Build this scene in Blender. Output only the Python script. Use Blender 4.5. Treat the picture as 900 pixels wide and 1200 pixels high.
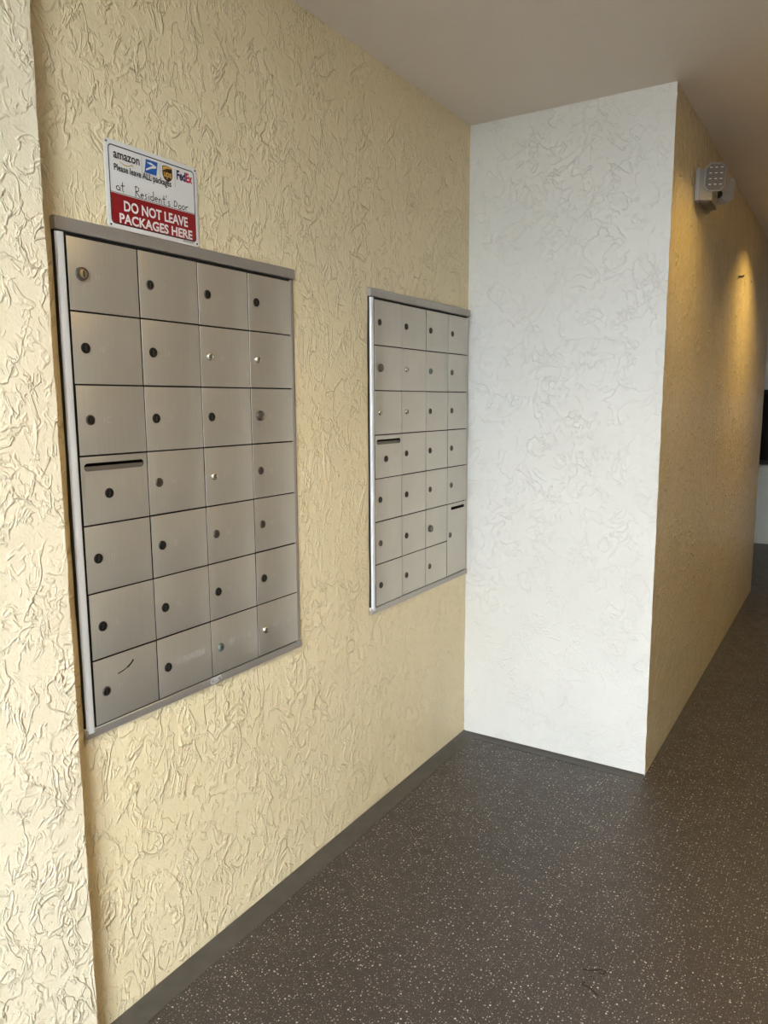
import bpy, bmesh, math, random
from mathutils import Vector, Matrix, noise as mnoise

for o in list(bpy.data.objects):
    bpy.data.objects.remove(o)
SC = bpy.context.scene
COL = SC.collection
random.seed(4)

# ------------------------------------------------------------------ camera
H = 2.44            # ceiling height
W = 0.7508          # width of the white wall
CAM = Vector((1.3367, -2.7732, 1.3968))
YAW, PITCH, ROLL, FPX = 0.559, -0.1445, -0.0048, 883.39
fwd = Vector((-math.sin(YAW) * math.cos(PITCH), math.cos(YAW) * math.cos(PITCH), math.sin(PITCH)))
rgt = Vector((math.cos(YAW), math.sin(YAW), 0))
upv = rgt.cross(fwd)
r2 = math.cos(ROLL) * rgt + math.sin(ROLL) * upv
u2 = -math.sin(ROLL) * rgt + math.cos(ROLL) * upv
cd = bpy.data.cameras.new('camera')
cam = bpy.data.objects.new('camera', cd)
COL.objects.link(cam)
cd.sensor_fit = 'VERTICAL'
cd.sensor_height = 36.0
cd.lens = 36.0 * FPX / 1200.0
cd.clip_start = 0.02
m = Matrix((r2, u2, -fwd)).transposed().to_4x4()
m.translation = CAM
cam.matrix_world = m
SC.camera = cam

# ------------------------------------------------------------------ sky, exposure
world = bpy.data.worlds.new('overcast_sky')
SC.world = world
world.use_nodes = True
bg = world.node_tree.nodes['Background']
bg.inputs['Color'].default_value = (0.79, 0.90, 1.0, 1)
bg.inputs['Strength'].default_value = 23.0
vs = SC.view_settings
vs.view_transform = 'Standard'
vs.look = 'None'
vs.gamma = 1.0
vs.use_curve_mapping = False
vs.exposure = 0.0
LAMP_COL = (1.0, 0.67, 0.20)
LAMP_W = {'near': 8.0, 'mid': 4.5, 'far': 10.0}

# ------------------------------------------------------------------ helpers
def link(o, parent=None):
    COL.objects.link(o)
    if parent is not None:
        o.parent = parent
    return o

def meshobj(name, verts, faces, mats, parent=None, loc=(0, 0, 0), smooth=False, midx=None):
    me = bpy.data.meshes.new(name)
    me.from_pydata([tuple(v) for v in verts], [], faces)
    for mt in (mats if isinstance(mats, (list, tuple)) else [mats]):
        me.materials.append(mt)
    if midx:
        for p, i in zip(me.polygons, midx):
            p.material_index = i
    if smooth:
        for p in me.polygons:
            p.use_smooth = True
    me.update()
    o = bpy.data.objects.new(name, me)
    o.location = loc
    return link(o, parent)

def bmobj(name, bm, mats, parent=None, loc=(0, 0, 0), smooth=None):
    bmesh.ops.recalc_face_normals(bm, faces=bm.faces[:])
    me = bpy.data.meshes.new(name)
    bm.to_mesh(me)
    bm.free()
    for mt in (mats if isinstance(mats, (list, tuple)) else [mats]):
        me.materials.append(mt)
    if smooth is not None:
        for p in me.polygons:
            p.use_smooth = True
        try:
            me.set_sharp_from_angle(angle=math.radians(smooth))
        except Exception:
            pass
    o = bpy.data.objects.new(name, me)
    o.location = loc
    return link(o, parent)

def inst(name, me, parent, loc):
    o = bpy.data.objects.new(name, me)
    o.location = loc
    return link(o, parent)

def empty(name, loc):
    o = bpy.data.objects.new(name, None)
    o.empty_display_size = 0.05
    o.location = loc
    return link(o)

def tag(o, label, cat, group=None):
    o['label'] = label
    o['category'] = cat
    if group:
        o['group'] = group
    return o

def struct(o, label=None, cat=None):
    o['kind'] = 'structure'
    if label:
        o['label'] = label
    if cat:
        o['category'] = cat
    return o

def bm_box(bm, x0, x1, y0, y1, z0, z1, bevel=0.0, seg=1):
    r = bmesh.ops.create_cube(bm, size=1.0)
    vs_ = r['verts']
    for v in vs_:
        v.co = Vector(((x0 + x1) / 2 + v.co.x * (x1 - x0), (y0 + y1) / 2 + v.co.y * (y1 - y0), (z0 + z1) / 2 + v.co.z * (z1 - z0)))
    if bevel > 0:
        es = list({e for v in vs_ for e in v.link_edges})
        bmesh.ops.bevel(bm, geom=es, offset=bevel, segments=seg, affect='EDGES', profile=0.5)

def box(name, x0, x1, y0, y1, z0, z1, mat, parent=None, loc=(0, 0, 0), bevel=0.0, seg=2):
    bm = bmesh.new()
    bm_box(bm, x0, x1, y0, y1, z0, z1, bevel, seg)
    return bmobj(name, bm, mat, parent, loc, smooth=40 if bevel else None)

def rounded_rect(cx, cy, w, h, r, n=5):
    pts = []
    for (sx, sy, a0) in ((1, 1, 0), (-1, 1, 90), (-1, -1, 180), (1, -1, 270)):
        for i in range(n + 1):
            a = math.radians(a0 + 90 * i / n)
            pts.append((cx + sx * (w / 2 - r) + r * math.cos(a), cy + sy * (h / 2 - r) + r * math.sin(a)))
    return pts

def plate(name, outer, holes, x0, x1, mat, parent=None, loc=(0, 0, 0), bevel=0.0):
    """flat plate in the y-z plane (points are (y, z)), from x0 to x1, with holes"""
    bm = bmesh.new()
    edges = []
    for loop in [outer] + holes:
        vs_ = [bm.verts.new((x1, a, b)) for a, b in loop]
        for i in range(len(vs_)):
            edges.append(bm.edges.new((vs_[i], vs_[(i + 1) % len(vs_)])))
    bmesh.ops.triangle_fill(bm, edges=edges, use_beauty=True, use_dissolve=False)
    fs = bm.faces[:]
    r = bmesh.ops.extrude_face_region(bm, geom=fs)
    for g in r['geom']:
        if isinstance(g, bmesh.types.BMVert):
            g.co.x = x0
    bmesh.ops.recalc_face_normals(bm, faces=bm.faces[:])
    if bevel > 0:
        es = [e for e in bm.edges if len(e.link_faces) == 2 and e.calc_face_angle() > 0.9 and
              abs(e.verts[0].co.x - x1) < 1e-6 and abs(e.verts[1].co.x - x1) < 1e-6]
        bmesh.ops.bevel(bm, geom=es, offset=bevel, segments=2, affect='EDGES', profile=0.5)
    return bmobj(name, bm, mat, parent, loc, smooth=35)

def lathe(bm, prof, n, axis_map, mat_of=None):
    """prof: list of (radius, height); axis_map(u, v, h) -> Vector"""
    rings = []
    for (r, h) in prof:
        if r < 1e-6:
            rings.append([bm.verts.new(axis_map(0, 0, h))])
        else:
            rings.append([bm.verts.new(axis_map(r * math.cos(2 * math.pi * i / n), r * math.sin(2 * math.pi * i / n), h)) for i in range(n)])
    for k in range(len(rings) - 1):
        a, b = rings[k], rings[k + 1]
        for i in range(n):
            j = (i + 1) % n
            if len(a) == 1 and len(b) == 1:
                continue
            if len(b) == 1:
                f = bm.faces.new((a[i], a[j], b[0]))
            elif len(a) == 1:
                f = bm.faces.new((a[0], b[j], b[i]))
            else:
                f = bm.faces.new((a[i], a[j], b[j], b[i]))
            if mat_of:
                f.material_index = mat_of(k)

# ------------------------------------------------------------------ materials
class NT:
    def __init__(self, name):
        self.m = bpy.data.materials.new(name)
        self.m.use_nodes = True
        self.t = self.m.node_tree
        self.b = self.t.nodes['Principled BSDF']
    def n(self, typ, **kw):
        nd = self.t.nodes.new(typ)
        for k, v in kw.items():
            setattr(nd, k, v)
        return nd
    def l(self, a, b):
        self.t.links.new(a, b)
    def val(self, sock, v):
        if hasattr(v, 'is_linked'):
            self.l(v, sock)
        else:
            sock.default_value = v
    def math(self, op, a, b=None, c=None, clamp=False):
        nd = self.n('ShaderNodeMath', operation=op, use_clamp=clamp)
        self.val(nd.inputs[0], a)
        if b is not None:
            self.val(nd.inputs[1], b)
        if c is not None:
            self.val(nd.inputs[2], c)
        return nd.outputs[0]
    def coord(self, loc=(0, 0, 0), rot=(0, 0, 0), scale=(1, 1, 1)):
        tc = self.n('ShaderNodeTexCoord')
        mp = self.n('ShaderNodeMapping')
        mp.inputs['Location'].default_value = loc
        mp.inputs['Rotation'].default_value = rot
        mp.inputs['Scale'].default_value = scale
        self.l(tc.outputs['Object'], mp.inputs['Vector'])
        return mp.outputs['Vector']
    def noise(self, vec, scale, detail=2.0, rough=0.5, dist=0.0):
        nd = self.n('ShaderNodeTexNoise')
        self.l(vec, nd.inputs['Vector'])
        nd.inputs['Scale'].default_value = scale
        nd.inputs['Detail'].default_value = detail
        nd.inputs['Roughness'].default_value = rough
        nd.inputs['Distortion'].default_value = dist
        return nd.outputs['Fac']
    def smooth(self, v, a, b, c=0.0, d=1.0):
        nd = self.n('ShaderNodeMapRange', interpolation_type='SMOOTHSTEP')
        self.l(v, nd.inputs['Value'])
        nd.inputs['From Min'].default_value = a
        nd.inputs['From Max'].default_value = b
        nd.inputs['To Min'].default_value = c
        nd.inputs['To Max'].default_value = d
        return nd.outputs['Result']
    def ramp(self, v, c0, c1, a=0.0, b=1.0):
        nd = self.n('ShaderNodeMapRange')
        self.l(v, nd.inputs['Value'])
        nd.inputs['From Min'].default_value = a
        nd.inputs['From Max'].default_value = b
        mx = self.n('ShaderNodeMix', data_type='RGBA')
        self.l(nd.outputs['Result'], mx.inputs['Factor'])
        mx.inputs['A'].default_value = (*c0, 1)
        mx.inputs['B'].default_value = (*c1, 1)
        return mx.outputs['Result']
    def mix(self, f, a, b):
        mx = self.n('ShaderNodeMix', data_type='RGBA')
        self.val(mx.inputs['Factor'], f)
        for s, v in ((mx.inputs['A'], a), (mx.inputs['B'], b)):
            if hasattr(v, 'is_linked'):
                self.l(v, s)
            else:
                s.default_value = (*v, 1)
        return mx.outputs['Result']
    def bump(self, h, strength=1.0):
        nd = self.n('ShaderNodeBump')
        nd.inputs['Strength'].default_value = strength
        nd.inputs['Distance'].default_value = 1.0
        self.l(h, nd.inputs['Height'])
        self.l(nd.outputs['Normal'], self.b.inputs['Normal'])

def plain(name, col, rough=0.5, metal=0.0, spec=0.5):
    t = NT(name)
    t.b.inputs['Base Color'].default_value = (*col, 1)
    t.b.inputs['Roughness'].default_value = rough
    t.b.inputs['Metallic'].default_value = metal
    t.b.inputs['Specular IOR Level'].default_value = spec
    return t.m

def stucco(name, c0, c1, rough, seed, rot=0.35, axis='x', amp=1.0, spec=0.5, dens=0.0, wm=1.0, zs=0.6, fs=1.0):
    """trowelled stucco: meandering trowel ridges, low plateaus, fine grain"""
    t = NT(name)
    R = (rot, 0, 0) if axis == 'x' else (0, rot, 0)
    st = (1, 1, zs)
    def ridge(seedk, scale, width, mlo, mhi, sc=st, detail=2.0, dist=0.9, rr=R):
        v = t.coord((seed + seedk, seedk * 1.7, seedk * 2.3), rr, sc)
        scale = scale * fs
        n_ = t.noise(v, scale, detail, 0.5, dist)
        a = t.math('ABSOLUTE', t.math('SUBTRACT', n_, 0.5))
        r_ = t.smooth(a, 0.0, width, 1.0, 0.0)
        mk = t.smooth(t.noise(t.coord((seedk * 5.1, seed, seedk)), scale * 0.9, 1.0), mlo - dens, mhi - dens)
        return t.math('MULTIPLY', r_, mk), n_
    r1, n1 = ridge(1.3, 6.5, 0.020 * wm, 0.46, 0.56, detail=4.0)
    r2_, n2 = ridge(4.7, 9.0, 0.024 * wm, 0.46, 0.56, detail=4.0)
    r3, n3 = ridge(9.1, 15.0, 0.036 * wm, 0.48, 0.58, detail=3.0)
    r4, n4 = ridge(13.9, 28.0, 0.070 * wm, 0.49, 0.58)
    plat = t.smooth(n1, 0.480, 0.515)
    pmask = t.smooth(t.noise(t.coord((3.3, seed, 8.8)), 5.0, 1.0), 0.42, 0.60)
    plat = t.math('MULTIPLY', plat, pmask)
    fine = t.noise(t.coord((seed, 0, 0)), 160.0, 3.0, 0.6)
    und = t.noise(t.coord((0, seed, 0)), 9.0, 3.0, 0.55)
    h = t.math('MULTIPLY', r1, 0.0027)
    h = t.math('MULTIPLY_ADD', r2_, 0.0025, h)
    h = t.math('MULTIPLY_ADD', r3, 0.0020, h)
    h = t.math('MULTIPLY_ADD', r4, 0.0013, h)
    h = t.math('MULTIPLY_ADD', plat, 0.0013, h)
    h = t.math('MULTIPLY_ADD', fine, 0.0010, h)
    h = t.math('MULTIPLY_ADD', und, 0.004, h)
    t.bump(h, amp)
    c = t.ramp(t.noise(t.coord((seed, 2, 2)), 3.5, 4.0, 0.6), c0, c1, 0.3, 0.7)
    t.l(c, t.b.inputs['Base Color'])
    t.b.inputs['Roughness'].default_value = rough
    t.b.inputs['Specular IOR Level'].default_value = spec
    return t.m

CREAM0, CREAM1 = (0.80, 0.664, 0.415), (0.83, 0.694, 0.45)
M_CREAM = stucco('cream_stucco', CREAM0, CREAM1, 0.34, 0.0, wm=1.35, amp=0.95, fs=1.35)
M_PIER = stucco('cream_stucco_pier', (0.80, 0.690, 0.495), (0.83, 0.725, 0.535), 0.40, 21.0, rot=-0.3, amp=1.0, zs=0.75, wm=1.3, fs=1.3)
M_CORR = stucco('cream_stucco_corridor', CREAM0, CREAM1, 0.23, 40.0, rot=0.1, amp=1.5, wm=1.4)
M_WHITE = stucco('white_stucco', (0.785, 0.76, 0.705), (0.825, 0.80, 0.745), 0.5, 63.0, rot=0.2, axis='y', amp=0.62, dens=0.01, wm=0.68, zs=0.85)
M_FARW = stucco('white_stucco_far', (0.74, 0.73, 0.69), (0.78, 0.77, 0.73), 0.55, 77.0, rot=0.2, axis='y', amp=0.6)

def ceiling_mat():
    t = NT('ceiling_paint')
    c = t.ramp(t.noise(t.coord(), 1.6, 3.0), (0.76, 0.68, 0.60), (0.80, 0.72, 0.64), 0.3, 0.7)
    t.l(c, t.b.inputs['Base Color'])
    t.b.inputs['Roughness'].default_value = 0.5
    h = t.math('MULTIPLY', t.noise(t.coord(), 70.0, 3.0), 0.0008)
    h = t.math('MULTIPLY_ADD', t.noise(t.coord(), 6.0, 2.0), 0.004, h)
    t.bump(h)
    return t.m
M_CEIL = ceiling_mat()

def floor_mat():
    t = NT('flecked_epoxy_floor')
    base = t.ramp(t.noise(t.coord(), 2.2, 4.0, 0.6), (0.032, 0.0262, 0.0245), (0.044, 0.0365, 0.0345), 0.3, 0.7)
    col = base
    fleck = None
    for (sc, off, lo, thr, c) in ((112.0, 0.0, 0.62, 0.14, (0.43, 0.39, 0.36)),
                                  (165.0, 3.7, 0.48, 0.18, (0.20, 0.17, 0.15)),
                                  (76.0, 8.2, 0.78, 0.13, (0.52, 0.49, 0.46)),
                                  (150.0, 5.5, 0.55, 0.30, (0.025, 0.020, 0.018))):
        v = t.n('ShaderNodeTexVoronoi', voronoi_dimensions='2D', feature='F1')
        t.l(t.coord((off, off * 1.3, 0)), v.inputs['Vector'])
        v.inputs['Scale'].default_value = sc
        sep = t.n('ShaderNodeSeparateColor')
        t.l(v.outputs['Color'], sep.inputs['Color'])
        pick = t.smooth(sep.outputs['Red'], lo, lo + 0.02)
        rad = t.math('MULTIPLY_ADD', sep.outputs['Green'], thr, 0.06)
        inside = t.math('LESS_THAN', v.outputs['Distance'], rad)
        f = t.math('MULTIPLY', pick, inside)
        col = t.mix(f, col, c)
    t.l(col, t.b.inputs['Base Color'])
    r = t.ramp(t.noise(t.coord(), 14.0, 3.0), (0.38, 0.38, 0.38), (0.5, 0.5, 0.5), 0.3, 0.7)
    t.l(r, t.b.inputs['Roughness'])
    t.bump(t.math('MULTIPLY', t.noise(t.coord(), 110.0, 2.0), 0.0012))
    return t.m
M_FLOOR = floor_mat()

def strip_mat():
    t = NT('grey_cove_paint')
    t.l(t.ramp(t.noise(t.coord(), 18.0, 3.0), (0.054, 0.049, 0.043), (0.074, 0.067, 0.059), 0.3, 0.7), t.b.inputs['Base Color'])
    t.b.inputs['Roughness'].default_value = 0.5
    return t.m
M_STRIP = strip_mat()

def alu(name, c0, c1, rough=0.42, metal=0.85):
    t = NT(name)
    oi = t.n('ShaderNodeObjectInfo')
    def shifted(v):
        ad = t.n('ShaderNodeVectorMath', operation='ADD')
        t.l(v, ad.inputs[0])
        t.l(t.math('MULTIPLY', oi.outputs['Random'], 40.0), ad.inputs[1])
        return ad.outputs[0]
    n_ = t.noise(shifted(t.coord((0, 0, 0), (0, 0, 0), (60, 60, 1.2))), 8.0, 3.0, 0.6)
    big = t.noise(shifted(t.coord()), 5.0, 3.0, 0.6)
    mixn = t.math('MULTIPLY_ADD', n_, 0.5, t.math('MULTIPLY', big, 0.5))
    t.l(t.ramp(mixn, c0, c1, 0.32, 0.68), t.b.inputs['Base Color'])
    t.b.inputs['Metallic'].default_value = metal
    t.l(t.math('MULTIPLY_ADD', n_, 0.14, rough - 0.07), t.b.inputs['Roughness'])
    t.bump(t.math('MULTIPLY', n_, 0.00006))
    return t.m
M_ALU = alu('brushed_aluminium', (0.545, 0.505, 0.44), (0.63, 0.585, 0.51), 0.42, 0.75)
M_FRAME = alu('frame_aluminium', (0.40, 0.37, 0.335), (0.48, 0.445, 0.405), 0.42, 0.65)
M_NOSE = alu('sky_bright_aluminium', (0.72, 0.73, 0.75), (0.82, 0.83, 0.85), 0.40, 0.1)  # pale bluish tint puts reflected sky light into the left stile's colour
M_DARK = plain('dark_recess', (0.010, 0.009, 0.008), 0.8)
M_INNER = plain('inner_metal', (0.20, 0.17, 0.14), 0.5, 0.6)
M_LOCKRIM = plain('lock_rim_steel', (0.30, 0.28, 0.25), 0.35, 1.0)
M_LOCKDARK = plain('lock_plug_dark', (0.007, 0.0065, 0.006), 0.45, 0.0, 0.35)
M_LOCKBLK = plain('keyhole_black', (0.004, 0.004, 0.004), 0.7)
M_LOCKCHR = plain('lock_chrome', (0.62, 0.60, 0.56), 0.22, 1.0)
M_LOCKGRY = plain('lock_grey', (0.13, 0.115, 0.098), 0.4, 0.8)
M_LOCKGRN = plain('lock_verdigris', (0.16, 0.20, 0.185), 0.45, 0.7)
M_LOCKBRS = plain('lock_brass_plug', (0.50, 0.42, 0.30), 0.35, 1.0)
M_ENGR = plain('engraved_number', (0.66, 0.63, 0.58), 0.5, 0.3)
M_MARK = plain('faded_marker', (0.62, 0.60, 0.57), 0.6, 0.2)
M_SCR = plain('black_scratch', (0.012, 0.011, 0.010), 0.7)
M_TAPE = plain('tape_remnant', (0.60, 0.61, 0.64), 0.35)
M_SIGNW = plain('sign_white_enamel', (0.74, 0.71, 0.67), 0.35)
M_SIGNB = plain('sign_black', (0.012, 0.012, 0.013), 0.4)
M_SIGNR = plain('sign_red', (0.27, 0.009, 0.012), 0.38)
M_SIGNBL = plain('sign_blue', (0.012, 0.10, 0.36), 0.4)
M_SIGNBR = plain('sign_brown', (0.040, 0.018, 0.010), 0.4)
M_SIGNGO = plain('sign_gold', (0.60, 0.33, 0.06), 0.4)
M_SIGNPU = plain('sign_navy', (0.018, 0.015, 0.07), 0.4)
M_SIGNRD = plain('sign_crimson', (0.50, 0.015, 0.05), 0.4)
M_SIGNGY = plain('sign_grey', (0.25, 0.25, 0.27), 0.5)
M_PLAST = plain('grey_plastic', (0.31, 0.285, 0.255), 0.45)
M_PLAST2 = plain('grey_plastic_dark', (0.13, 0.115, 0.10), 0.5)
M_LENS = plain('clear_lens', (0.17, 0.15, 0.135), 0.15)
M_LED = plain('led_glint_white', (0.80, 0.76, 0.70), 0.25)  # white, non-metal faces paint glints onto the LED cells
M_GLASS = plain('dark_window_glass', (0.004, 0.004, 0.005), 0.15)
M_SILL = plain('white_sill', (0.70, 0.68, 0.63), 0.5)
M_CONC = plain('outdoor_asphalt', (0.13, 0.13, 0.125), 0.85)
M_OUT = plain('outer_wall_render', (0.34, 0.28, 0.20), 0.8)
M_TRIMW = plain('lamp_trim_white', (0.8, 0.78, 0.74), 0.4)

# ------------------------------------------------------------------ wall builder
def wob(s, z, seed, a=0.0022):
    return a * mnoise.noise(Vector((s * 5.0 + seed, z * 6.0, seed * 1.7))) + 0.5 * a * mnoise.noise(Vector((s * 19.0, z * 22.0 + seed, seed)))

def wall(name, path, normals, z0, z1, mat, seed, thick, step=0.03, holes=(), edge_wob=()):
    """front surface follows a fine plan path; a grid with slight unevenness, closed at the back by an offset copy.
    holes: (s0, s1, za, zb) along the path length. edge_wob: path ends (0 / -1) whose line wobbles along the path."""
    # resample
    P = [Vector(p) for p in path]
    N = [Vector(n_) for n_ in normals]
    L = [0.0]
    for a, b in zip(P, P[1:]):
        L.append(L[-1] + (b - a).length)
    ss = set(L)
    k = 0.0
    while k < L[-1]:
        ss.add(k)
        k += step
    for hh in holes:
        ss.add(hh[0]); ss.add(hh[1])
    ss = sorted(ss)
    out = [ss[0]]
    for s in ss[1:]:
        if s - out[-1] > 1e-4:
            out.append(s)
    ss = out
    zz = {z0, z1}
    k = z0
    while k < z1:
        zz.add(round(k, 5))
        k += step
    for hh in holes:
        zz.add(hh[2]); zz.add(hh[3])
    zz = sorted(zz)
    def at(s):
        for i in range(len(L) - 1):
            if s <= L[i + 1] + 1e-9:
                f = (s - L[i]) / max(L[i + 1] - L[i], 1e-9)
                return P[i].lerp(P[i + 1], f), N[i].lerp(N[i + 1], f)
        return P[-1].copy(), N[-1].copy()
    verts, faces = [], []
    ns, nz = len(ss), len(zz)
    front, back = [], []
    for i, s in enumerate(ss):
        p, n_ = at(s)
        for z in zz:
            d = wob(s, z, seed)
            if z == z0 or z == z1:
                d = 0
            off = n_ * d
            if (i == 0 and 0 in edge_wob) or (i == ns - 1 and -1 in edge_wob):
                e = 0.0030 * mnoise.noise(Vector((z * 14.0, 3.1, 9.0))) + 0.0018 * mnoise.noise(Vector((z * 47.0, 1.1, 2.0)))
                tdir = (at(ss[1])[0] - at(ss[0])[0]).normalized() if i == 0 else (at(ss[-1])[0] - at(ss[-2])[0]).normalized()
                off = tdir * e
            front.append((p.x + off.x, p.y + off.y, z))
            q = p - n_ * thick
            back.append((q.x, q.y, z))
    verts = front + back
    nb = len(front)
    def hole(i, j):
        sc_, zc_ = (ss[i] + ss[i + 1]) / 2, (zz[j] + zz[j + 1]) / 2
        return any(h0 < sc_ < h1 and a < zc_ < b for h0, h1, a, b in holes)
    idx = lambda i, j: i * nz + j
    for i in range(ns - 1):
        for j in range(nz - 1):
            a, b, c, d = idx(i, j), idx(i + 1, j), idx(i + 1, j + 1), idx(i, j + 1)
            if hole(i, j):
                for di, dj, e in ((-1, 0, (a, d)), (1, 0, (b, c)), (0, -1, (a, b)), (0, 1, (d, c))):
                    ii, jj = i + di, j + dj
                    if 0 <= ii < ns - 1 and 0 <= jj < nz - 1 and not hole(ii, jj):
                        faces.append((e[0], e[1], e[1] + nb, e[0] + nb))
                continue
            faces.append((a, b, c, d))
            faces.append((a + nb, d + nb, c + nb, b + nb))
    for i in range(ns - 1):
        for j in (0, nz - 1):
            faces.append((idx(i, j), idx(i + 1, j), idx(i + 1, j) + nb, idx(i, j) + nb))
    for j in range(nz - 1):
        for i in (0, ns - 1):
            faces.append((idx(i, j), idx(i, j + 1), idx(i, j + 1) + nb, idx(i, j) + nb))
    bm = bmesh.new()
    bv = [bm.verts.new(v) for v in verts]
    for f in faces:
        try:
            bm.faces.new([bv[k_] for k_ in f])
        except ValueError:
            pass
    return bmobj(name, bm, mat, smooth=50)

# ------------------------------------------------------------------ room shell
YB = -3.02      # edge of the ceiling, behind the camera
YF = 5.40      # far wall
XR = 2.05      # right side of the corridor
PIER_Y, PIER_X = -1.895, 0.07

struct(box('ground', -30, 30, -34, 30, -0.25, -0.06, M_CONC), 'grey asphalt ground outside the open passage', 'ground')
floor = struct(box('floor', -9, XR + 0.2, YB - 0.3, YF + 0.2, -0.06, 0.0, M_FLOOR),
               'dark brown epoxy floor flecked with pale chips', 'floor')
struct(box('ceiling', -9, XR + 0.2, YB, YF + 0.2, H, H + 0.25, M_CEIL), 'plain taupe painted ceiling', 'ceiling')  # stretched far to the left, unseen, to dim daylight in the far bay

BOXZ0, BOXZ1 = 0.6963, 1.7533
UNITS = ((-1.834, -1.108), (-0.731, -0.0115))
# left wall: path runs from near to far, normal +x
wl_holes = []
S0 = PIER_Y - 0.02
for (a, b) in UNITS:
    wl_holes.append((a + 0.012 - S0, b - 0.008 - S0, BOXZ0 + 0.012, BOXZ1 - 0.012))
struct(wall('wall_left', [(0, S0, 0), (0, 0.0, 0)], [(1, 0, 0), (1, 0, 0)], 0, H, M_CREAM, 1.0, 0.22, holes=wl_holes),
       'cream trowelled stucco wall carrying both mailbox panels', 'wall')
# near pier, proud of the wall
struct(wall('wall_pier', [(PIER_X, YB, 0), (PIER_X, PIER_Y, 0)], [(1, 0, 0), (1, 0, 0)], 0, H, M_PIER, 5.0, 0.3, edge_wob=(-1,)),
       'cream stucco pier standing proud at the left edge', 'wall')
# white wall, normal -y
struct(wall('wall_back', [(0, 0, 0), (W - 0.15, 0, 0), (W, 0, 0)], [(0, -1, 0), (0, -1, 0), (1, -1, 0)], 0, H, M_WHITE, 9.0, 0.10, edge_wob=(-1,)),
       'white trowelled stucco wall facing the viewer', 'wall')
# corridor wall, normal +x, bull-nosed far end
YE, RN = 3.36, 0.07
pc = [(W, 0, 0), (W, YE - RN, 0)]
nc = [(1, 1, 0), (1, 0, 0)]
for i in range(1, 9):
    a = math.radians(90 * i / 8)
    pc.append((W - RN + RN * math.cos(a), YE - RN + RN * math.sin(a), 0))
    nc.append((math.cos(a) * 0.6, math.sin(a) * 0.6, 0))
pc.insert(1, (W, 0.15, 0)); nc.insert(1, (1, 0, 0))
pc.append((W - 3.9, YE, 0)); nc.append((0, 0.6, 0))  # unseen return, lengthened to keep sky light out of the far bay
nc[0] = (1, -1, 0)
nc[0] = (1, -1, 0)
cw = wall('wall_corridor', pc, [(n_[0], n_[1], 0) for n_ in nc], 0, H, M_CORR, 13.0, 0.10, step=0.04)
struct(cw, 'golden lit stucco wall running down the corridor', 'wall')
struct(box('wall_right', XR, XR + 0.2, YB, YF, 0, H, M_OUT), 'tan rendered wall on the right side of the corridor', 'wall')

struct(box('wall_rear_baffle', -0.25, 0.72, YB - 0.2, YB, -0.06, H, M_OUT), 'unseen added tan wall narrowing the daylight opening behind the viewer', 'wall')  # added out of view to narrow the daylight to a directional source
struct(box('wall_rear_right_baffle', 1.46, XR + 0.2, YB - 0.2, YB, -0.06, H, M_OUT), 'unseen added tan wall cutting daylight right of the opening behind the viewer', 'wall')  # added unseen jamb, keeps daylight off the corridor wall

# far wall with a window opening
WX0, WX1, WZ0, WZ1 = 0.30, 1.30, 0.775, 1.50
fw = wall('wall_far', [(-9, YF, 0), (XR, YF, 0)], [(0, -1, 0), (0, -1, 0)], 0, H, M_FARW, 17.0, 0.2, step=0.06,
          holes=[(WX0 + 9, WX1 + 9, WZ0, WZ1)])
struct(fw, 'white stucco wall at the far end of the corridor', 'wall')
struct(box('wall_far_left_blocker', -3.2, -3.0, 4.0, YF, 0, H, M_FARW), 'unseen added white wall blocking part of the far bay daylight', 'wall')  # added out of view to block daylight on the far wall
win = struct(empty('window_1', ((WX0 + WX1) / 2, YF, WZ0)), 'dark window in the far white wall', 'window')
wl = win.location.copy()
def wbox(name, x0, x1, y0, y1, z0, z1, mat, bev=0.004):
    return box(name, x0 - wl.x, x1 - wl.x, y0 - wl.y, y1 - wl.y, z0 - wl.z, z1 - wl.z, mat, win, bevel=bev)
fr = 0.04
bm = bmesh.new()
for a in ((WX0, WX0 + fr, WZ0, WZ1), (WX1 - fr, WX1, WZ0, WZ1), (WX0 + fr, WX1 - fr, WZ0, WZ0 + fr), (WX0 + fr, WX1 - fr, WZ1 - fr, WZ1)):
    bm_box(bm, a[0] - wl.x, a[1] - wl.x, 0.05, 0.10, a[2] - wl.z, a[3] - wl.z, 0.003)
bmobj('window_frame', bm, M_SIGNB, win)
wbox('pane', WX0 + fr, (WX0 + WX1) / 2 - 0.012, YF + 0.070, YF + 0.078, WZ0 + fr, WZ1 - fr, M_GLASS, 0)
wbox('pane', (WX0 + WX1) / 2 + 0.012, WX1 - fr, YF + 0.070, YF + 0.078, WZ0 + fr, WZ1 - fr, M_GLASS, 0)
wbox('mullion', (WX0 + WX1) / 2 - 0.012, (WX0 + WX1) / 2 + 0.012, YF + 0.06, YF + 0.09, WZ0 + fr, WZ1 - fr, M_SIGNB, 0)
wbox('window_sill', WX0 - 0.05, WX1 + 0.05, YF - 0.035, YF + 0.05, WZ0 - 0.075, WZ0, M_SILL)

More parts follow.
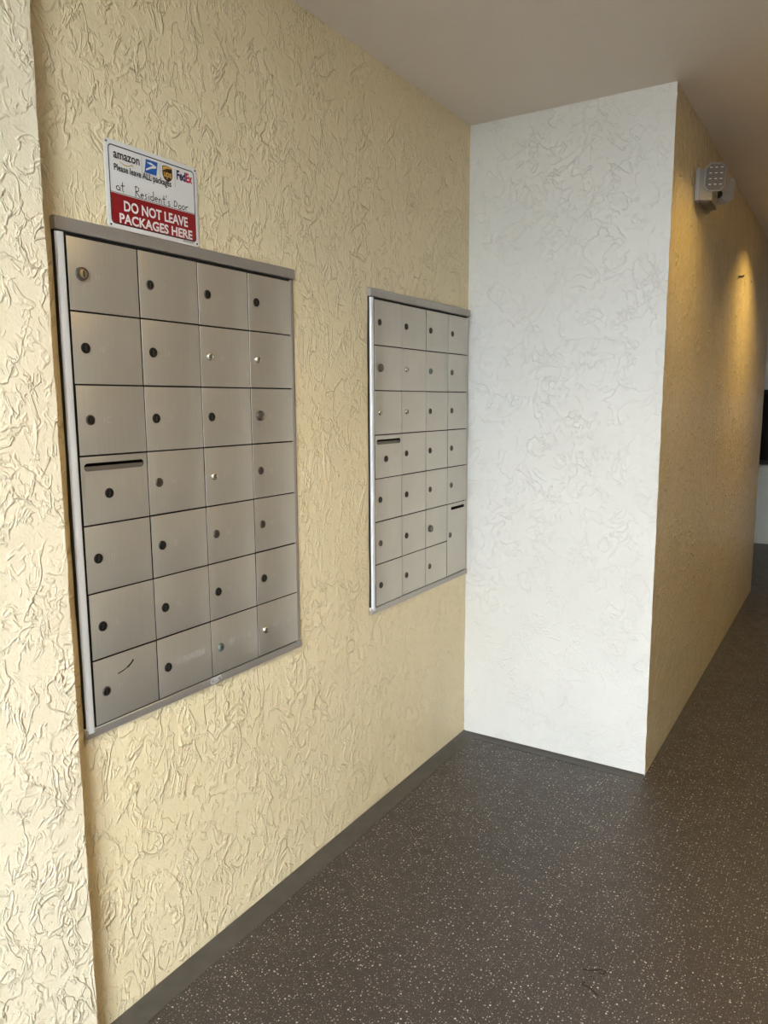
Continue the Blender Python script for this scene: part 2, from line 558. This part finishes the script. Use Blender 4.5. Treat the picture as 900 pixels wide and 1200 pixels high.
# painted cove strips where floor meets wall
def cove(name, pts, w, h, label):
    """pts: plan polyline along the wall foot; wedge of width w to the given side, h high at the wall"""
    verts, faces = [], []
    n_ = len(pts)
    for (x, y, nx, ny) in pts:
        prof = [(0, h), (w * 0.12, h * 0.55), (w * 0.4, h * 0.22), (w, 0.0015), (w, 0.0), (0, 0.0)]
        for (d, z) in prof:
            verts.append((x + nx * d, y + ny * d, z))
    k = 6
    for i in range(n_ - 1):
        for j in range(k):
            faces.append((i * k + j, i * k + (j + 1) % k, (i + 1) * k + (j + 1) % k, (i + 1) * k + j))
    faces.append(tuple(range(k)))
    faces.append(tuple((n_ - 1) * k + j for j in range(k)))
    bm = bmesh.new()
    bv = [bm.verts.new(v) for v in verts]
    for f in faces:
        bm.faces.new([bv[i] for i in f])
    return struct(bmobj(name, bm, M_STRIP, smooth=60), label, 'baseboard')
def jit(y, s):
    return 0.0025 * mnoise.noise(Vector((y * 7, s, 0.3)))
ysl = [PIER_Y + i * (0 - PIER_Y) / 40 for i in range(41)]
cove('baseboard_left', [(0.002, y, 1 + 20 * jit(y, 1), (-0.72 if i == 40 else 0)) for i, y in enumerate(ysl)], 0.060, 0.010, 'grey painted strip along the foot of the mailbox wall')
xsl = [i * W / 20 for i in range(21)]
cove('baseboard_back', [(x, -0.002, (1.2 if i == 0 else 0), -1 + 20 * jit(x, 4)) for i, x in enumerate(xsl)], 0.042, 0.008, 'grey painted strip along the foot of the white wall')
cove('baseboard_corridor', [(W + 0.002, YE * i / 20, 1, 0) for i in range(1, 20)], 0.02, 0.006, 'thin strip along the foot of the corridor wall')

# small specks and scuffs belonging to the surfaces
def ribbon(bm, pts, w, amap):
    """flat stroke through 2-D points with width w; amap(u, v) -> Vector"""
    P = [Vector((a, b)) for a, b in pts]
    L, R_ = [], []
    for i, q in enumerate(P):
        d = (P[min(i + 1, len(P) - 1)] - P[max(i - 1, 0)])
        if d.length < 1e-9:
            d = Vector((1, 0))
        d.normalize()
        nn = Vector((-d.y, d.x)) * w / 2
        L.append(bm.verts.new(amap(*(q + nn))))
        R_.append(bm.verts.new(amap(*(q - nn))))
    for i in range(len(P) - 1):
        bm.faces.new((L[i], R_[i], R_[i + 1], L[i + 1]))

bm = bmesh.new()
fm = lambda u, v: Vector((u, v, 0.0006))
ribbon(bm, [(0.855, -1.082), (0.872, -1.076), (0.893, -1.060), (0.905, -1.058), (0.903, -1.071), (0.893, -1.073)], 0.0055, fm)
ribbon(bm, [(0.872, -1.120), (0.868, -1.131), (0.884, -1.132), (0.899, -1.139), (0.911, -1.147)], 0.0055, fm)
ribbon(bm, [(0.872, -1.098), (0.884, -1.094), (0.889, -1.100)], 0.003, fm)
bmobj('scuff_mark', bm, M_SCR, floor)
bm = bmesh.new()
cmap = lambda u, v: Vector((W + 0.0035, u, v))
ribbon(bm, [(1.63, 2.022), (1.66, 2.038), (1.76, 2.050), (1.87, 2.070)], 0.010, cmap)
ribbon(bm, [(2.16, 2.075), (2.19, 2.078)], 0.010, cmap)
bmobj('scratch_mark', bm, M_SCR, cw)

# ------------------------------------------------------------------ locks
LOCKS = {}
def lock_mesh(kind):
    if kind in LOCKS:
        return LOCKS[kind]
    big = kind in ('big', 'biggrey')
    R = 0.0130 if big else (0.0098 if kind == 'chrome' else 0.0106)
    rim, plug = {'dark': (M_LOCKDARK, M_LOCKDARK), 'ring': (M_LOCKGRY, M_LOCKDARK), 'chrome': (M_LOCKCHR, M_LOCKCHR), 'grey': (M_LOCKGRY, M_LOCKGRY),
                 'green': (M_LOCKGRN, M_LOCKGRN), 'big': (M_LOCKGRY, M_LOCKBRS), 'biggrey': (M_LOCKGRY, M_LOCKRIM)}[kind]
    bm = bmesh.new()
    am = lambda u, v, h: Vector((h, u, v))
    if kind in ('chrome', 'green'):
        prof = [(R, 0), (R, 0.0025), (R * 0.93, 0.0045), (R * 0.75, 0.0062), (R * 0.62, 0.0066), (R * 0.60, 0.0060), (R * 0.3, 0.0064), (0, 0.0065)]
        mo = lambda k: 0 if k < 4 else 1
    elif big:
        prof = [(R, 0), (R, 0.006), (R * 0.92, 0.0085), (R * 0.72, 0.0095), (R * 0.66, 0.0082), (R * 0.60, 0.0088), (R * 0.3, 0.0092), (0, 0.0092)]
        mo = lambda k: 0 if k < 4 else 1
    else:
        prof = [(R, 0), (R, 0.0016), (R * 0.92, 0.0026), (R * 0.80, 0.0026), (R * 0.76, 0.0012), (R * 0.70, 0.0012), (R * 0.66, 0.0022), (0, 0.0024)]
        mo = lambda k: 0 if k < 4 else 1
    lathe(bm, prof, 20, am, mo)
    top = prof[-1][1] + 0.0002
    # keyhole slot and a thin bright line round it
    for (w, h, x, mi) in ((R * 0.30, R * 0.95, top + 0.0002, 3), (R * 0.12, R * 0.75, top + 0.0005, 2)):
        pts = rounded_rect(0, 0, w, h, w * 0.45, 3)
        a = [bm.verts.new((x, y, z)) for y, z in pts]
        b = [bm.verts.new((x - 0.0007, y, z)) for y, z in pts]
        f = bm.faces.new(a); f.material_index = mi
        for i in range(len(pts)):
            f = bm.faces.new((a[i], a[(i + 1) % len(pts)], b[(i + 1) % len(pts)], b[i])); f.material_index = mi
    bmesh.ops.recalc_face_normals(bm, faces=bm.faces[:])
    me = bpy.data.meshes.new('lock')
    bm.to_mesh(me); bm.free()
    for mt in (rim, plug, M_LOCKBLK, M_LOCKGRY):
        me.materials.append(mt)
    for p in me.polygons:
        p.use_smooth = True
    me.set_sharp_from_angle(angle=math.radians(40))
    LOCKS[kind] = me
    return me

# ------------------------------------------------------------------ text
def text_mesh(body, size, sx=1.0, bold=0.0, align='LEFT'):
    c = bpy.data.curves.new('t', 'FONT')
    c.body = body
    c.size = size
    c.offset = bold
    c.align_x = align
    c.resolution_u = 3
    o = bpy.data.objects.new('t', c)
    COL.objects.link(o)
    bpy.context.view_layer.update()
    me = bpy.data.meshes.new_from_object(o.evaluated_get(bpy.context.evaluated_depsgraph_get()))
    vs_ = [(v.co.x * sx, v.co.y) for v in me.vertices]
    fs = [tuple(p.vertices) for p in me.polygons]
    bpy.data.objects.remove(o)
    bpy.data.curves.remove(c)
    bpy.data.meshes.remove(me)
    return vs_, fs

def text_obj(name, body, x, y, z, size, mat, parent, sx=1.0, bold=0.0, width=None, align='LEFT', slant=0.0):
    """lettering lying in the y-z plane facing +x; (y, z) = left end of baseline, relative to the parent"""
    vs_, fs = text_mesh(body, size, 1.0, bold)
    x0 = min(v[0] for v in vs_); x1 = max(v[0] for v in vs_)
    k = (width / (x1 - x0)) if width else sx
    V = [(x, y + (a - x0) * k + slant * b, z + b) for a, b in vs_]
    return meshobj(name, V, fs, mat, parent)

# ------------------------------------------------------------------ mailbox panels
DX0, DX1 = 0.0101, 0.0115       # back and face of the doors
FX = 0.0140                      # face of the outer frame
PITCHY, PITCHZ = 0.1716, 0.14345
GY, GZ = 0.0033, 0.0036
def door_mesh(w, h, slot=None):
    outer = [(-w / 2, -h / 2), (w / 2, -h / 2), (w / 2, h / 2), (-w / 2, h / 2)]
    holes = [rounded_rect(slot[0], slot[1], slot[2], slot[3], slot[3] * 0.48, 5)] if slot else []
    o = plate('door', outer, holes, DX0, DX1, M_ALU, bevel=0.0004)
    me = o.data
    bpy.data.objects.remove(o)
    return me

def mailbox(y0, y1, locks, slots, tall, numbers, label, marks):
    root = empty('mailbox_panel', (0, (y0 + y1) / 2, BOXZ0))
    tag(root, label, 'mailbox', 'wall mailbox panels')
    cy = (y0 + y1) / 2
    w2 = (y1 - y0) / 2
    zt = BOXZ1 - BOXZ0
    # steel body inside the wall, open at the front
    bm = bmesh.new()
    a0, a1, b0, b1 = -w2 + 0.014, w2 - 0.010, 0.014, zt - 0.014
    D = -0.16
    for q in ((D, D + 0.003, a0, a1, b0, b1), (D, 0.002, a0, a0 + 0.003, b0, b1), (D, 0.002, a1 - 0.003, a1, b0, b1),
              (D, 0.002, a0, a1, b0, b0 + 0.003), (D, 0.002, a0, a1, b1 - 0.003, b1)):
        bm_box(bm, *q)
    bmobj('body', bm, M_DARK, root)
    # dark backing lattice just behind the door gaps
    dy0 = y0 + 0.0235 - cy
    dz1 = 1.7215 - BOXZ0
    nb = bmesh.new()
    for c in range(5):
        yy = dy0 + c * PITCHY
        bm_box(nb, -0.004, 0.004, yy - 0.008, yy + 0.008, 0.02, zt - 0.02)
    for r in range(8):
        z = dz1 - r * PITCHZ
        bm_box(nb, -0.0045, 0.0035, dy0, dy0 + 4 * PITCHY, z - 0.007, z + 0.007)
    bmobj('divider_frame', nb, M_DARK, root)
    # outer frame
    bm = bmesh.new()
    bm_box(bm, -0.004, FX, -w2, w2, zt - 0.0255, zt, 0.0012)
    bmobj('top_rail', bm, M_FRAME, root, smooth=40)
    bm = bmesh.new()
    bm_box(bm, 0.0065, FX - 0.002, -w2, w2, 0.0, 0.0192, 0.0012)
    bm_box(bm, -0.004, 0.0070, -w2, w2, 0.0, 0.0120, 0.0)
    bmobj('bottom_rail', bm, M_FRAME, root, smooth=40)
    # side stiles: outer strip coloured near black as the gap's shade, rounded nosing
    def nosing(ya, yb, rx, name, mat):
        bm = bmesh.new()
        prof = []
        n_ = 8
        for i in range(n_ + 1):
            a = math.pi * i / n_
            prof.append(((ya + yb) / 2 - math.cos(a) * (yb - ya) / 2, 0.006 + rx * math.sin(a) ** 0.4))
        prof = [(ya, -0.004)] + prof + [(yb, -0.004)]
        lo = [bm.verts.new((x, y, 0.012)) for y, x in prof]
        hi = [bm.verts.new((x, y, zt - 0.029)) for y, x in prof]
        k = len(prof)
        for i in range(k):
            bm.faces.new((lo[i], lo[(i + 1) % k], hi[(i + 1) % k], hi[i]))
        bm.faces.new(lo); bm.faces.new(hi)
        return bmobj(name, bm, mat, root, smooth=50)
    nosing(-w2 + 0.0025, -w2 + 0.0195, 0.0085, 'side_stile', M_NOSE)
    nosing(w2 - 0.0150, w2 - 0.0045, 0.004, 'side_stile', M_FRAME)
    box('gap_shade_strip', -0.004, 0.006, -w2, -w2 + 0.0025, 0.0236, zt - 0.0256, M_DARK, root)  # solid strip coloured near black to read as a shaded gap
    box('gap_shade_strip', -0.004, 0.006, w2 - 0.0015, w2, 0.0236, zt - 0.0256, M_DARK, root)
    base = door_mesh(PITCHY - GY, PITCHZ - GZ)
    sw, sh = 0.1525, 0.0165
    slotm = door_mesh(PITCHY - GY, PITCHZ - GZ, (0.0, 0.0485, sw, sh))
    tallm = door_mesh(PITCHY - GY, 2 * PITCHZ - GZ, (0.004, 0.123, 0.118, 0.0115)) if tall else None
    for c in range(4):
        for r in range(7):
            yc = dy0 + (c + 0.5) * PITCHY
            zc = dz1 - (r + 0.5) * PITCHZ
            off = Vector((random.uniform(-0.0004, 0.0006), random.uniform(-0.0003, 0.0003), random.uniform(-0.0003, 0.0003)))
            kind = locks[r][c]
            if (c, r) in tall:
                d = inst('door', tallm, root, Vector((0, yc, zc - PITCHZ / 2)) + off)
                d['label'] = 'tall door with a mail slot near its top'
                lk = inst('lock', lock_mesh(kind), d, (DX1, -PITCHY / 2 + 0.024, 0.020))
                continue
            if kind == '-':
                continue
            if (c, r) in slots:
                d = inst('door', slotm, root, Vector((0, yc, zc)) + off)
                d['label'] = 'door with a long outgoing mail slot'
                inst('lock', lock_mesh(kind), d, (DX1, -0.0195, -0.0085))
                box('slot_flap', 0.0045, 0.0060, -sw / 2 - 0.002, sw / 2 + 0.002, 0.0485 - sh / 2 - 0.004, 0.0485 + 0.001, M_INNER, d)
                continue
            d = inst('door', base, root, Vector((0, yc, zc)) + off)
            ly = -PITCHY / 2 + 0.030
            inst('lock', lock_mesh(kind), d, (DX1, ly, 0.001 - (0.003 if r > 4 else 0)))
            t_ = numbers.get((c, r))
            if t_:
                text_obj('number', t_, DX1 + 0.0002, ly + 0.034, -0.006, 0.017, M_ENGR, d, sx=0.9)
            mk = marks.get((c, r))
            if mk:
                text_obj('marker_writing', mk[0], DX1 + 0.0002, ly + 0.030, -0.004, 0.022, M_MARK, d, width=mk[1], slant=0.15)
            if (c, r) == (0, 6) and numbers:
                bm = bmesh.new()
                mp = lambda u, v: Vector((DX1 + 0.0003, u, v))
                ribbon(bm, [(-0.024, 0.027), (-0.010, 0.030), (0.004, 0.035)], 0.0025, mp)
                ribbon(bm, [(0.002, 0.034), (0.012, 0.040), (0.019, 0.047)], 0.0042, mp)
                bmobj('scratch', bm, M_SCR, d)
    # peeled tape on the bottom rail
    if numbers:
        yt = 0.014
        bm = bmesh.new()
        mp = lambda u, v: Vector((FX - 0.0017, u, v - 0.003))
        ribbon(bm, [(yt - 0.018, 0.010), (yt - 0.015, 0.020), (yt + 0.016, 0.021), (yt + 0.019, 0.012)], 0.0045, mp)
        ribbon(bm, [(yt - 0.018, 0.009), (yt - 0.004, 0.007), (yt + 0.010, 0.011)], 0.004, mp)
        ribbon(bm, [(yt - 0.008, 0.014), (yt + 0.006, 0.016)], 0.005, mp)
        bmobj('tape_remnant', bm, M_TAPE, root)
    return root

L1 = [['big', 'ring', 'ring', 'dark'],
      ['dark', 'dark', 'chrome', 'chrome'],
      ['ring', 'dark', 'dark', 'biggrey'],
      ['dark', 'grey', 'chrome', 'grey'],
      ['dark', 'dark', 'grey', 'grey'],
      ['dark', 'dark', 'dark', 'dark'],
      ['ring', 'dark', 'green', 'chrome']]
N1 = {(0, 0): '11', (1, 0): '17', (2, 0): '22', (3, 0): '11', (0, 1): '1B', (1, 1): '2A', (0, 2): '1C', (1, 2): '27',
      (2, 1): '3B', (2, 2): '31', (3, 2): '4F', (1, 3): '2H', (2, 3): '3', (3, 3): '42', (0, 4): '1J', (1, 4): '2F', (2, 4): '3A', (3, 4): '4',
      (0, 5): '1L', (1, 5): '2L', (2, 5): '3L', (3, 5): '41', (0, 6): '11'}
MK1 = {(1, 6): ('2 PORTER', 0.088), (2, 6): ('3F - 14', 0.080), (3, 6): ('4F - 20', 0.085)}
mailbox(UNITS[0][0], UNITS[0][1], L1, {(0, 3)}, set(), N1,
        'nearer brushed aluminium mailbox panel beneath the red and white sign', MK1)
L2 = [['ring', 'dark', 'dark', 'grey'],
      ['biggrey', 'chrome', 'green', 'grey'],
      ['chrome', 'chrome', 'ring', 'grey'],
      ['dark', 'ring', 'dark', 'grey'],
      ['dark', 'dark', 'grey', 'grey'],
      ['grey', 'dark', 'biggrey', 'grey'],
      ['dark', 'ring', 'grey', '-']]
mailbox(UNITS[1][0], UNITS[1][1], L2, {(0, 3)}, {(3, 5)}, {},
        'farther brushed aluminium mailbox panel in the corner against the white wall', {})

# ------------------------------------------------------------------ sign
SY0, SY1, SZ0, SZ1 = -1.7050, -1.4510, 1.7560, 1.9295
sign = empty('notice_sign', (0.0, (SY0 + SY1) / 2, SZ0))
tag(sign, 'white and red delivery notice sign above the nearer mailbox panel', 'sign')
SW, SH = SY1 - SY0, SZ1 - SZ0
X0 = 0.0045
plate('sign_plate', rounded_rect(0, SH / 2, SW, SH, 0.008), [], X0, X0 + 0.0016, M_SIGNW, sign, bevel=0.0004)
XS = X0 + 0.0016
def sflat(name, pts, mat, x, parent=sign):
    return meshobj(name, [(x, a, b) for a, b in pts], [tuple(range(len(pts)))], mat, parent)
# border (white panel with black outline ring)
bo = rounded_rect(0, SH / 2, SW - 0.018, SH - 0.018, 0.009, 6)
bi = rounded_rect(0, SH / 2, SW - 0.0225, SH - 0.0225, 0.0068, 6)
nv = len(bo)
meshobj('border_line', [(XS + 0.0002, a, b) for a, b in bo] + [(XS + 0.0002, a, b) for a, b in bi],
        [(i, (i + 1) % nv, nv + (i + 1) % nv, nv + i) for i in range(nv)], M_SIGNB, sign)
# red panel, rounded at the bottom
hw = SW / 2 - 0.01125
zr = 0.0700
zb = 0.01125
red = [(-hw, zr), (-hw, zb + 0.0068)]
for i in range(1, 7):
    a = math.radians(180 + 90 * i / 6)
    red.append((-hw + 0.0068 + 0.0068 * math.cos(a), zb + 0.0068 + 0.0068 * math.sin(a)))
for i in range(0, 7):
    a = math.radians(270 + 90 * i / 6)
    red.append((hw - 0.0068 + 0.0068 * math.cos(a), zb + 0.0068 + 0.0068 * math.sin(a)))
red.append((hw, zr))
sflat('red_panel', red, M_SIGNR, XS + 0.0003)
XT = XS + 0.0006
# measured layout: u along the sign (0 left .. 1 right), v down from the top
def U(u): return -SW / 2 + u * SW
def V(v): return SH * (1 - v)
text_obj('warning_text', 'DO NOT LEAVE', XT, U(0.165), V(0.775), 0.0285, M_SIGNW, sign, bold=0.0008, width=0.70 * SW)
text_obj('warning_text', 'PACKAGES HERE', XT, U(0.115), V(0.922), 0.0265, M_SIGNW, sign, bold=0.0008, width=0.80 * SW)
text_obj('request_text', 'Please leave ALL packages', XT, U(0.085), V(0.335), 0.0185, M_SIGNB, sign, bold=0.00045, width=0.605 * SW)
text_obj('logo_text', 'amazon', XT, U(0.085), V(0.195), 0.0250, M_SIGNB, sign, bold=0.0005, width=0.265 * SW)
# smile under the word
bm = bmesh.new()
sp = []
for i in range(13):
    q = i / 12
    sp.append((U(0.145 + 0.13 * q), V(0.222) - 0.0050 * math.sin(math.pi * q)))
mpS = lambda u, v: Vector((XT, u, v))
ribbon(bm, sp, 0.0016, mpS)
ribbon(bm, [(U(0.262), V(0.222)), (U(0.280), V(0.222)), (U(0.277), V(0.252))], 0.0012, mpS)
bmobj('smile_logo', bm, M_SIGNGO, sign)
# dividers
for u in (0.372, 0.566, 0.735):
    sflat('divider_line', [(U(u) - 0.0004, V(0.09)), (U(u) + 0.0004, V(0.09)), (U(u) + 0.0004, V(0.315)), (U(u) - 0.0004, V(0.315))], M_SIGNGY, XT)
# eagle logo: blue slanted block with white swoop and small grey caption
sflat('eagle_logo', [(U(0.398), V(0.255)), (U(0.525), V(0.255)), (U(0.545), V(0.092)), (U(0.418), V(0.092))], M_SIGNBL, XT)
sflat('eagle_wing', [(U(0.420), V(0.128)), (U(0.470), V(0.120)), (U(0.530), V(0.150)), (U(0.520), V(0.172)), (U(0.470), V(0.190)), (U(0.412), V(0.232)),
                     (U(0.418), V(0.205)), (U(0.472), V(0.163)), (U(0.492), V(0.152)), (U(0.455), V(0.143))][::1], M_SIGNW, XT + 0.0003)
text_obj('logo_caption', 'UNITED STATES', XT, U(0.398), V(0.285), 0.0042, M_SIGNGY, sign, width=0.135 * SW)
text_obj('logo_caption', 'POSTAL SERVICE', XT, U(0.398), V(0.312), 0.0042, M_SIGNGY, sign, width=0.135 * SW)
# shield logo
shp = [(0.595, 0.105), (0.650, 0.092), (0.705, 0.105), (0.705, 0.215), (0.690, 0.255), (0.650, 0.290), (0.610, 0.255), (0.595, 0.215)]
sflat('shield_logo', [(U(a), V(b)) for a, b in shp][::-1], M_SIGNBR, XT)
sflat('shield_crest', [(U(a), V(b)) for a, b in ((0.600, 0.112), (0.600, 0.160), (0.640, 0.128), (0.700, 0.118), (0.698, 0.108), (0.650, 0.097))], M_SIGNGO, XT + 0.0003)
text_obj('logo_text', 'ups', XT + 0.0004, U(0.606), V(0.228), 0.0205, M_SIGNGO, sign, bold=0.0005, width=0.088 * SW)
text_obj('logo_text', 'Fed', XT, U(0.755), V(0.210), 0.0265, M_SIGNPU, sign, bold=0.0011, width=0.105 * SW)
text_obj('logo_text', 'Ex', XT, U(0.862), V(0.210), 0.0265, M_SIGNRD, sign, bold=0.0011, width=0.078 * SW)
bm = bmesh.new()
for k in range(9):
    ribbon(bm, [(U(0.80 + 0.015 * k), V(0.965)), (U(0.80 + 0.015 * k + 0.010), V(0.965))], 0.0020, mpS)
bmobj('fine_print', bm, M_SIGNB, sign)
# black fixing nails in the corners
bm0 = None
for (a, b) in ((U(0.022), V(0.035)), (U(0.978), V(0.035)), (U(0.030), V(0.965)), (U(0.972), V(0.965))):
    bm = bmesh.new()
    lathe(bm, [(0.0021, 0), (0.0021, 0.0006), (0.0014, 0.0013), (0, 0.0015)], 10, lambda u, v, h, a=a, b=b: Vector((XS + h, a + u, b + v)))
    bmobj('nail_head', bm, M_SIGNB, sign, smooth=50)
# ruled line for the handwriting
sflat('ruled_line', [(-hw, zr + 0.0012), (-hw, zr + 0.0022), (hw, zr + 0.0022), (hw, zr + 0.0012)][::-1], M_SIGNB, XT)
# handwritten words, as pen strokes in unit letter boxes (u right, v up; x-height 1)
def arc(cx, cy, rx, ry, a0, a1, n=9):
    return [(cx + rx * math.cos(math.radians(a0 + (a1 - a0) * i / n)), cy + ry * math.sin(math.radians(a0 + (a1 - a0) * i / n))) for i in range(n + 1)]
GL = {
    'a': (1.0, [arc(0.45, 0.5, 0.4, 0.42, 60, 380), [(0.85, 0.85), (0.82, 0.2), (1.0, 0.0)]]),
    't': (0.75, [[(0.35, 1.9), (0.32, 0.9), (0.34, 0.1), (0.6, 0.0)], [(-0.05, 1.15), (0.8, 1.25)]]),
    'R': (1.25, [[(0.15, 0.0), (0.2, 1.0), (0.22, 2.0)], [(0.0, 1.95), (0.5, 2.15), (1.0, 1.85), (0.95, 1.35), (0.3, 1.05)], [(0.35, 1.05), (0.8, 0.45), (1.3, 0.0)]]),
    'e': (0.9, [[(0.1, 0.5), (0.75, 0.6)] + arc(0.42, 0.5, 0.36, 0.42, 10, 310)]),
    's': (0.75, [[(0.6, 0.95), (0.25, 0.95), (0.15, 0.65), (0.55, 0.4), (0.5, 0.05), (0.05, 0.05)]]),
    'i': (0.45, [[(0.2, 0.9), (0.2, 0.1), (0.35, 0.0)], [(0.2, 1.35), (0.24, 1.45)]]),
    'd': (1.0, [arc(0.42, 0.45, 0.38, 0.42, 50, 350), [(0.85, 2.0), (0.82, 0.8), (0.88, 0.0)]]),
    'n': (0.95, [[(0.1, 0.9), (0.12, 0.0)], [(0.12, 0.6), (0.4, 0.95), (0.7, 0.8), (0.75, 0.0)]]),
    "'": (0.35, [[(0.2, 1.95), (0.12, 1.5)]]),
    'D': (1.15, [[(0.1, 1.25), (0.6, 1.35), (1.0, 0.9), (0.8, 0.3), (0.1, 0.1)], [(0.3, 1.2), (0.2, 0.7), (0.15, 0.1)]]),
    'o': (0.85, [arc(0.4, 0.42, 0.34, 0.42, 100, 470, 11)]),
    'r': (0.75, [[(0.1, 0.85), (0.14, 0.0)], [(0.14, 0.5), (0.4, 0.85), (0.75, 0.85)]]),
    ' ': (1.4, []),
}
def handwrite(s, u0, base, xh, w):
    bm = bmesh.new()
    u = 0.0
    mpp = lambda a, b: Vector((XT + 0.0002, a, b))
    for ch in s:
        adv, st = GL[ch]
        jv = random.uniform(-0.08, 0.08)
        for k in st:
            ribbon(bm, [(u0 + (u + a) * xh * w, base + (b + jv) * xh) for a, b in k], 0.0019, mpp)
        u += adv + 0.12
    bmobj('handwriting', bm, M_SIGNB, sign)
    return u0 + u * xh * w
handwrite('at', U(0.095), zr + 0.0055, 0.0100, 1.15)
handwrite("Resident's", U(0.285), zr + 0.0040, 0.0100, 1.07)
handwrite('Door', U(0.705), zr + 0.0040, 0.0098, 1.12)

# ------------------------------------------------------------------ emergency light on the corridor wall
EY, EZ = 0.50, 2.1417
em = empty('emergency_light', (W, EY, EZ))
tag(em, 'grey twin-head emergency light high on the corridor wall', 'emergency light')
def loft(name, rings, mat, parent, caps=True, smooth=40):
    bm = bmesh.new()
    R = [[bm.verts.new(v) for v in r] for r in rings]
    k = len(R[0])
    for a, b in zip(R, R[1:]):
        for i in range(k):
            bm.faces.new((a[i], a[(i + 1) % k], b[(i + 1) % k], b[i]))
    if caps:
        bm.faces.new(R[0][::-1]); bm.faces.new(R[-1])
    return bmobj(name, bm, mat, parent, smooth=smooth)
# back plate and tapered housing
box('back_plate', 0.001, 0.018, -0.126, 0.120, 0.0, 0.118, M_PLAST, em, bevel=0.003)
plan = [(0.018, -0.120), (0.050, -0.098), (0.058, -0.085), (0.058, 0.030), (0.050, 0.045), (0.018, 0.114)]
loft('housing', [[(x, y, 0.003) for x, y in plan], [(x, y, 0.010 * 0 + 0.112) for x, y in plan]], M_PLAST, em, smooth=25)
box('base_cover', 0.010, 0.052, -0.100, 0.060, -0.0015, 0.0032, M_PLAST2, em, bevel=0.001)
bm = bmesh.new()
lathe(bm, [(0.004, 0), (0.004, 0.003), (0, 0.0036)], 12, lambda u, v, h: Vector((0.058 + h, -0.03 + u, 0.03 + v)))
bmobj('test_button', bm, M_PLAST2, em, smooth=40)
def lamp_head(center, face):
    c = Vector(center)
    f = Vector(face).normalized()
    s = f.cross(Vector((0, 0, 1))).normalized()
    u = s.cross(f)
    def octa(w, h, ch, d):
        pts = [(-w / 2 + ch, -h / 2), (w / 2 - ch, -h / 2), (w / 2, -h / 2 + ch), (w / 2, h / 2 - ch), (w / 2 - ch, h / 2), (-w / 2 + ch, h / 2), (-w / 2, h / 2 - ch), (-w / 2, -h / 2 + ch)]
        return [c + s * a + u * b + f * d for a, b in pts]
    rings = [octa(0.022, 0.028, 0.007, -0.048), octa(0.046, 0.062, 0.014, -0.040), octa(0.066, 0.086, 0.018, -0.022), octa(0.076, 0.098, 0.018, 0.0),
             octa(0.078, 0.100, 0.018, 0.006), octa(0.072, 0.094, 0.017, 0.009), octa(0.068, 0.090, 0.016, 0.006)]
    hd = loft('lamp_head', rings, M_PLAST, em, smooth=35)
    lens = loft('lens', [octa(0.068, 0.090, 0.016, 0.0055), octa(0.067, 0.089, 0.016, 0.0085)], M_LENS, hd)
    bm = bmesh.new()
    for i in range(3):
        for j in range(4):
            q = c + s * ((i - 1) * 0.0195) + u * ((j - 1.5) * 0.0195 + 0.002)
            a = [q + s * sx * 0.0078 + u * sz * 0.0070 + f * 0.0090 for sx, sz in ((-1, -1), (1, -1), (1, 1), (-1, 1))]
            b = [q + s * sx * 0.0045 + u * sz * 0.0012 + u * 0.002 + f * 0.0100 for sx, sz in ((-1, -1), (1, -1), (1, 1), (-1, 1))]
            A = [bm.verts.new(v) for v in a]
            B = [bm.verts.new(v) for v in b]
            for k in range(4):
                fc = bm.faces.new((A[k], A[(k + 1) % 4], B[(k + 1) % 4], B[k]))
                fc.material_index = 0
            fc = bm.faces.new(B)
            fc.material_index = 1
    bmobj('led_grid', bm, [M_PLAST2, M_LED], hd)
    return hd
lamp_head((0.066, -0.098, 0.082), (0.42, -0.88, -0.16))
lamp_head((0.072, 0.100, 0.076), (0.42, 0.88, -0.16))
for (yy, zz_) in ((-0.062, 0.070), (0.050, 0.055)):
    bm = bmesh.new()
    bmesh.ops.create_uvsphere(bm, u_segments=14, v_segments=8, radius=0.017, matrix=Matrix.Translation((0.056, yy, zz_)))
    bmobj('swivel', bm, M_PLAST2 if yy < 0 else M_SIGNB, em, smooth=60)

# ------------------------------------------------------------------ recessed ceiling lights of the corridor, and an added one by the mailboxes
def can_light(x, y, watts, label):
    root = empty('recessed_light', (x, y, H))
    tag(root, label, 'ceiling light', 'recessed lights along the corridor ceiling')
    bm = bmesh.new()
    lathe(bm, [(0.070, 0.0), (0.092, 0.0), (0.094, -0.004), (0.088, -0.008), (0.074, -0.006), (0.070, 0.0)], 32, lambda u, v, h: Vector((u, v, h)))
    bmobj('trim_ring', bm, M_TRIMW, root, smooth=50)
    t = NT('warm_lens')
    t.b.inputs['Base Color'].default_value = (0.9, 0.85, 0.75, 1)
    t.b.inputs['Emission Color'].default_value = (*LAMP_COL, 1)
    t.b.inputs['Emission Strength'].default_value = 6.0
    bm = bmesh.new()
    lathe(bm, [(0.0, -0.002), (0.070, -0.002), (0.070, -0.0005), (0.0, -0.0005)], 32, lambda u, v, h: Vector((u, v, h)))
    bmobj('lens', bm, t.m, root)
    ld = bpy.data.lights.new('lamp_light', 'AREA')
    ld.shape = 'DISK'
    ld.size = 0.13
    ld.energy = watts
    ld.color = LAMP_COL
    ld.spread = math.radians(124)
    lo = bpy.data.objects.new('lamp_light', ld)
    lo.location = (0, 0, -0.012)
    link(lo, root)
can_light(1.12, -1.54, LAMP_W['near'], 'added round recessed ceiling light warming the nearer mailbox wall')  # added lamp to warm the mailbox wall, no fixture known there
can_light(1.18, 0.20, LAMP_W['mid'], 'round recessed ceiling light beside the emergency light')
can_light(1.18, 1.94, LAMP_W['far'], 'round recessed ceiling light farther down the corridor')
